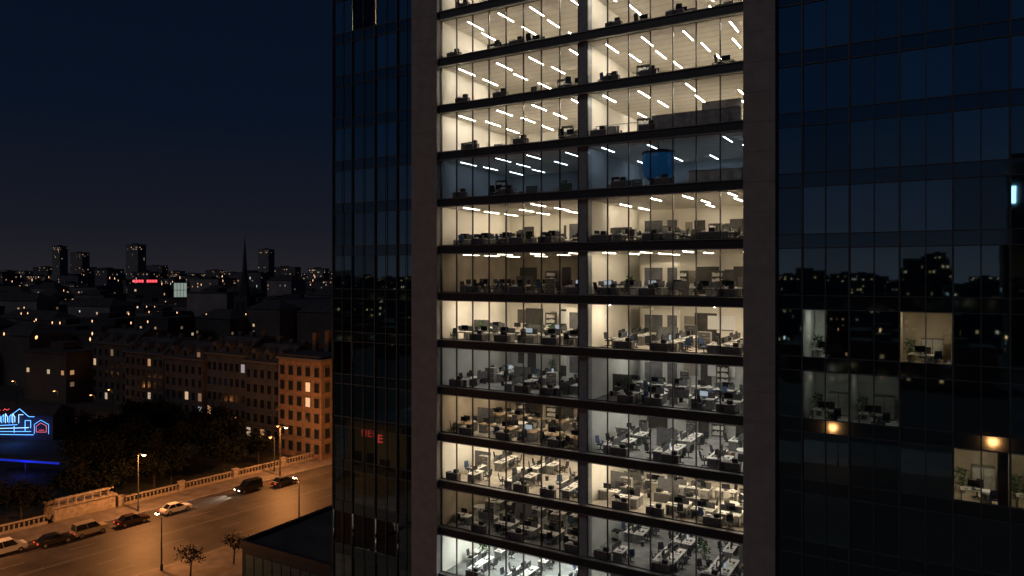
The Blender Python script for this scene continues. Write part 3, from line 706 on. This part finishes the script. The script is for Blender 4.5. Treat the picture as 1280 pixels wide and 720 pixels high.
for li,(d,h0,h1) in enumerate(layers):
    px=-70+R.uniform(0,20)
    while px<425:
        wd=R.uniform(15,30)*(1+d/1600); pw=wd*F/d
        c=px+pw/2
        p=at(c,d+R.uniform(-10,10))
        if d<320 and c>195: px+=pw; continue
        if d<230 and c>150: px+=pw; continue
        if R.random()<.04: px+=pw; continue
        h=R.uniform(h0,h1) if (R.random()<.9 or (120<c<270 and d<700)) else h1*R.uniform(1.1,1.5)
        if 150<c<270 and d<620: h=min(h,15.5)
        rz=R.choice((.05,.12,.3,.42))+R.uniform(-.05,.05) if d>400 else .1
        where=['nearest rows','middle distance','far skyline'][0 if d<320 else 1 if d<900 else 2]
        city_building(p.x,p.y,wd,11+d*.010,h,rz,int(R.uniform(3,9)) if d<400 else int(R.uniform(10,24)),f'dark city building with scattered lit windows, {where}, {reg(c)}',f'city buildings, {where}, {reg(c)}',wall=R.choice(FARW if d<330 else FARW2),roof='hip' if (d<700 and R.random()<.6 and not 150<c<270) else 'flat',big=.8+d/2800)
        px+=pw*R.uniform(1.02,1.3)
for px,top,d,ww,lab in ((75,308,1500,22,'tall dark high-rise, left one of a pair on the skyline'),(100,316,1550,34,'tall dark high-rise, right one of a pair on the skyline'),(170,306,1300,28,'tall high-rise above the red sign on the skyline'),(333,312,1400,24,'slim dark high-rise on the skyline right of the spire'),(398,336,1200,30,'blocky high-rise on the skyline beside the tower edge')):
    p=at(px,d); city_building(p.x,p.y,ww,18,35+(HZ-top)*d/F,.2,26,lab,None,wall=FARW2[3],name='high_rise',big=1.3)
p=at(187,600); city_building(p.x,p.y,30,14,26,TH,6,'dark block with glowing red rooftop sign',None,big=1.3)
t=thing('rooftop_sign','glowing red sign on the roof of a distant block','sign',(p.x,p.y,26.62),TH)
b=MB()
for q in range(9):
    if q!=4: b.box(-10+q*2.25,-8.3+q*2.25,-7.2,-7.0,1.2,3.2)
part('letters',b,M['neonr'],t); part('frame',MB().box(-10.5,10.5,-6.95,-6.8,.3,.5).box(-10,-9.8,-6.95,-6.8,0,3.2).box(9.8,10,-6.95,-6.8,0,3.2),M['pole'],t)
p=at(231,470); city_building(p.x,p.y,16,12,19,TH,2,'dark block carrying a pale lit panel',None,big=1.2)
t=thing('lit_billboard','pale glowing panel on a distant block right of red sign','billboard',(p.x,p.y,19.62),TH)
part('panel',MB().box(-4.2,4.2,-6.3,-6.1,.3,9.3),M['neonw'],t); b=MB()
for q in range(5): b.box(-4.3+q*2.1,-4.1+q*2.1,-6.4,-6.32,.2,9.4)
b.box(-4.3,4.3,-6.4,-6.33,4.6,4.9)
part('frame',b,M['pole'],t)
p=at(306,350); t=thing('church','dark church with a tall pointed spire on the skyline','church',(p.x,p.y,0),.3)
part('nave',MB().box(-6,6,4,28,0,14),FARW[2],t); part('nave_roof',MB().frus((-6.5,6.5,4,28.5),14.01,(-.2,.2,4.2,28),21),M['podwall'],t)
part('tower',MB().box(-3.6,3.6,-3.6,3.6,0,24),FARW[2],t)
part('spire',MB().lathe(0,0,[(3.9,24.01),(2.2,29),(1.2,36),(.25,51)],8),M['podwall'],t)
for sx in (-1,1):
    for sy in (-1,1): part('pinnacle',MB().lathe(sx*3.2,sy*3.2,[(.5,24.01),(.5,26),(.05,30)],6),M['podwall'],t)
for u in (-1.4,1.4): part('window',MB().box(u-.6,u+.6,-3.66,-3.602,17,21),DARKW,t)
part('cross',MB().box(-.06,.06,-.06,.06,50.5,53).box(-.5,.5,-.05,.05,52,52.2),M['pole'],t)

def house(x0,x1,y0,dep,h,floors,cols,wall,label,litp,roofk,side=False):
    t=thing('apartment_house',label,'house',((x0+x1)/2,y0,0)); W=x1-x0
    part('wall',MB().box(-W/2,W/2,0,dep,0,h),wall,t)
    part('cornice',MB().box(-W/2-.35,W/2+.35,-.4,dep+.3,h+.003,h+.4),TRIM,t); part('string_course',MB().box(-W/2-.08,W/2+.08,-.14,-.003,3.7,4.0),TRIM,t)
    rf=part('roof',MB().frus((-W/2,W/2,0,dep),h+.403,(-W/2+1.0,W/2-1.0,dep*.3,dep*.7),h+3.6) if roofk else MB().box(-W/2+.3,W/2-.3,.3,dep-.3,h+.403,h+.9),M['roofd'],t)
    for q in range(3): part('chimney',MB().box(-W/2+W*(.2+.3*q)-.5,-W/2+W*(.2+.3*q)+.5,dep*.5-.4,dep*.5+.4,h+(2.6 if roofk else .902),h+4.8+R.uniform(-.5,.5)),wall,rf)
    if roofk:
        for q in range(3):
            u=-W/2+W*(q+.5)/3
            part('dormer',MB().box(u-.8,u+.8,.5,3.2,h+.41,h+2.1).frus((u-1,u+1,.3,3.4),h+2.102,(u-.1,u+.1,.4,3.4),h+2.9),wall,rf)
            part('dormer_window',MB().box(u-.5,u+.5,.44,.497,h+.7,h+1.8),R.choice([DARKW,DARKW,DARKW,LITW[4]]),rf)
    fh=(h-1.2)/floors
    fme=MB().box(-.72,.72,-.10,-.003,-.08,.0).box(-.72,-.6,-.08,-.003,.0,1.75).box(.6,.72,-.08,-.003,.0,1.75).box(-.72,.72,-.09,-.003,1.75,1.9).mesh('window',TRIM)
    def win(loc,rz):
        fr=ob('window',fme,t,loc,rz); m=R.choice(LITW) if R.random()<litp else DARKW
        ob('pane',win_mesh(m,1.19,1.74),fr,(0,0,.005))
    for f in range(floors):
        for c in range(cols): win((-W/2+W*(c+.5)/cols,-.01,1.1+f*fh),0)
        if side:
            cs=max(2,int(dep/2.8))
            for c in range(cs): win((W/2+.01,dep*(c+.5)/cs,1.1+f*fh),PI/2)
    part('door',MB().box(-.8,.8,-.06,-.003,.05,.9),M['door'],t)
    return t
house(-82.5,-71,50,15,18.5,6,5,BRICK,'brownish brick corner house lit orange beside the road',.05,False,True)
house(-97,-84.5,54,14,16.5,5,6,PLAST,'grey apartment house next to the brick corner house',.05,True)
house(-110,-97.2,54.3,14,17.4,5,7,PLAST,'middle grey apartment house in row behind the park',.05,True)
house(-124,-110.2,53.6,14,15.8,5,6,PLAST,'leftmost apartment house in row behind the park',.08,True)
house(-150,-134,60,14,15,5,7,PLAST,'apartment house left of the gap in the row',.10,True)
house(-172,-153,64,14,16,5,7,PLAST,'apartment house behind the neon pavilion',.08,True)

g=ground(32,550); t=thing('neon_pavilion','low pavilion outlined with blue and red neon tubes at far left','pavilion',(g.x,g.y,0),TH*.9)
part('wall',MB().box(-7.5,6,0,7,0,5.2),mat('pavilion_wall',(.03,.035,.05),.8),t)
part('gable_roof',MB().frus((-7.8,6.3,-.3,7.3),5.203,(-7,5.5,3,4),6.8),M['roofd'],t)
def neon(name,pts,m,r=.05):
    b=MB()
    for a,c in zip(pts,pts[1:]): b.tube((a[0],-.4,a[1]),(c[0],-.4,c[1]),r,r,5)
    part(name,b,m,t)
neon('neon_tube',[(-7.5,0.8),(-7.5,4.6)],M['neonb']); neon('neon_tube',[(-3,5.2),(-1,6.6),(1,5.0),(2.2,5.0)],M['neonb'])
neon('neon_tube',[(-7,2.4),(1,2.7)],M['neonw2'],.06); neon('neon_tube',[(-7,3.0),(-1.5,3.3)],M['neonb']); neon('neon_tube',[(-7,1.8),(1.5,1.9)],M['neonb']); neon('neon_tube',[(-7,1.2),(2,1.2)],M['neonb'])
neon('neon_tube',[(-2.2,1.6),(-2.2,3.0)],M['neonb']); neon('neon_tube',[(0.2,2.0),(.2,4.2),(1.4,4.2),(1.4,2.6)],M['neonb']); neon('neon_tube',[(-1.2,3.6),(-1.2,5.4),(-.2,5.4)],M['neonw2'])
neon('neon_tube',[(2.6,1.8),(2.6,3.0),(3.6,3.7),(4.8,3.1),(4.8,1.8),(2.6,1.8)],M['neonp'],.035); neon('neon_tube',[(2.2,1.4),(2.2,3.4),(3.6,4.3),(5.3,3.4),(5.3,1.4)],M['neonb'],.035)
neon('neon_tube',[(3.2,2.2),(4.3,2.2)],M['neonr'],.035)
neon('neon_tube',[(-6.8,6.2),(-6.4,6.6),(-6.0,6.2),(-5.6,6.7),(-5.2,6.2)],M['neonr'],.04); neon('neon_tube',[(-4.6,6.2),(-4.2,6.6),(-3.8,6.3),(-3.2,6.6)],M['neonr'],.04)
for q,x in enumerate((-6.5,-5.7,-4.9,-4.1,-3.3,-2.5)): neon('neon_letter',[(x,3.6),(x,5.6 if q%2 else 4.9),(x+.45,4.9 if q%2 else 5.4),(x+.45,3.8)],M['neonw2' if q%2 else 'neonb'],.05)
L=bpy.data.lights.new('neon_glow','POINT'); L.energy=420; L.color=(.08,.2,1); L.shadow_soft_size=.8
lo=ob('neon_glow',L,t,(0,-3.5,2.5))
g=ground(38,592); t=thing('blue_lit_canopy','long low canopy glowing blue in front of the neon pavilion','canopy',(g.x,g.y,0),TH*.6)
part('canopy_roof',MB().box(-9,9,-1,1,2.6,2.75),M['roofd'],t); part('light_strip',MB().box(-9,7,-1.04,-1.003,2.25,2.6),mat('strip_blue',(0,0,.5),.5,emis=(.02,.05,.9),estr=.45),t)
for q in range(5): part('post',MB().box(-8.8+q*4.3,-8.65+q*4.3,-.9,-.75,0,2.598),M['pole'],t)
L=bpy.data.lights.new('strip_glow','POINT'); L.energy=160; L.color=(.03,.07,1); L.shadow_soft_size=.6; ob('strip_glow',L,t,(0,-1.6,1.6))

def farlamp(m):
    def fn():
        t=thing('distant_street_lamp','distant lamp in city','street lamp'); part('pole',MB().tube((0,0,0),(0,0,8),.12,.08,5),M['pole'],t)
        part('lamp_head',MB().lathe(0,0,[(.15,8.0),(.38,8.25),(.15,8.5)],6),m,t); return t
    return fn
FL=[Proto(farlamp(M['orangefar'])),Proto(farlamp(M['coolfar']))]
for q in range(220):
    d=R.choice([240,300,360,430,520,640,800,1000,1300,1700,2200,2600,2600])+R.uniform(-15,15); px=R.uniform(-20,425)
    k=0 if R.random()<.85 else 1
    if d<330 and px>200: d+=250
    p=at(px,d-18)
    o=FL[k].put((p.x,p.y,0),0,('orange' if k==0 else 'white')+' pinpoint street lamp among the dark city blocks','distant city lamps')
    if d>500: o.scale=(d/1100,)*2+(R.uniform(1.3,4.0),)

# ---------------------------------------------------------------- city on the other side (mirrored in the glass wings)
for d,h0,h1 in ((165,8,15),(205,9,17),(255,10,20),(320,12,24),(410,14,28),(540,15,30),(720,20,32),(1000,24,38),(1500,30,44)):
    x=-420-d*.6
    while x<260+d*.25:
        wd=R.uniform(14,28)*(1+d/1500)
        if R.random()<.85:
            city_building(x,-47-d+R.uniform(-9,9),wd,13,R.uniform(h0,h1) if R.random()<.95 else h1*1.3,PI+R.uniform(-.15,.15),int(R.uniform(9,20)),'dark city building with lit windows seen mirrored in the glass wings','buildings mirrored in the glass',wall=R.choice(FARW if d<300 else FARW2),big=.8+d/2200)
        x+=wd*R.uniform(1.1,1.6)
city_building(68,-300,30,20,78,PI,14,'tall tower with icy sign mirrored at right edge of glass',None,name='high_rise',big=1.3)
t=thing('tower_sign','icy blue sign high on the mirrored tower','sign',(56.0,-289.5,60))
b=MB(); b.frus((-1.4,1.4,0,.3),0,(-.2,1.4,0,.3),6); part('emblem',b,M['bsign'],t)
b=MB(); b.v=[(-90,-88,.02),(160,-102,.02),(160,-120,.02),(-90,-106,.02)]; b.f=[(0,3,2,1)]; struct('avenue',b,M['asphalt'])
for q in range(9):
    P['lamp4'].put((-60+q*24,-90-q*1.3,.02),-PI/2,f'street lamp on the mirrored avenue, {ORD[q]} along','lamps mirrored in the glass')
for q in range(75):
    FL[0 if R.random()<.8 else 1].put((R.uniform(-330,190),-150-R.choice((0,50,100,200,350,500))-R.uniform(0,60),0),0,'pinpoint street lamp mirrored in the glass wings','mirrored city lamps')
t=thing('corner_shop','small dark corner building with a red neon sign, mirrored in left wing','shop',(-56,-56,0))
part('wall',MB().box(-6,6,-6,8,0,8.5),FARW[0],t); part('roof',MB().box(-6.2,6.2,-6.2,8.2,8.503,9),M['roofd'],t)
b=MB()
for q in range(4):
    x=-2.6+q*1.35
    b.box(x,x+.2,8.05,8.2,6.2,7.5); b.box(x+.2,x+.95,8.05,8.2,7.3,7.5)
    if q%2: b.box(x+.2,x+.95,8.05,8.2,6.8,6.95).box(x+.2,x+.95,8.05,8.2,6.2,6.4)
    else: b.box(x+.75,x+.95,8.05,8.2,6.2,7.3)
part('neon_sign',b,M['neonrd'],t)
for q in range(3): part('window',MB().box(-5+q*3.4,-2.8+q*3.4,8.003,8.06,1,3.4),DARKW,t)
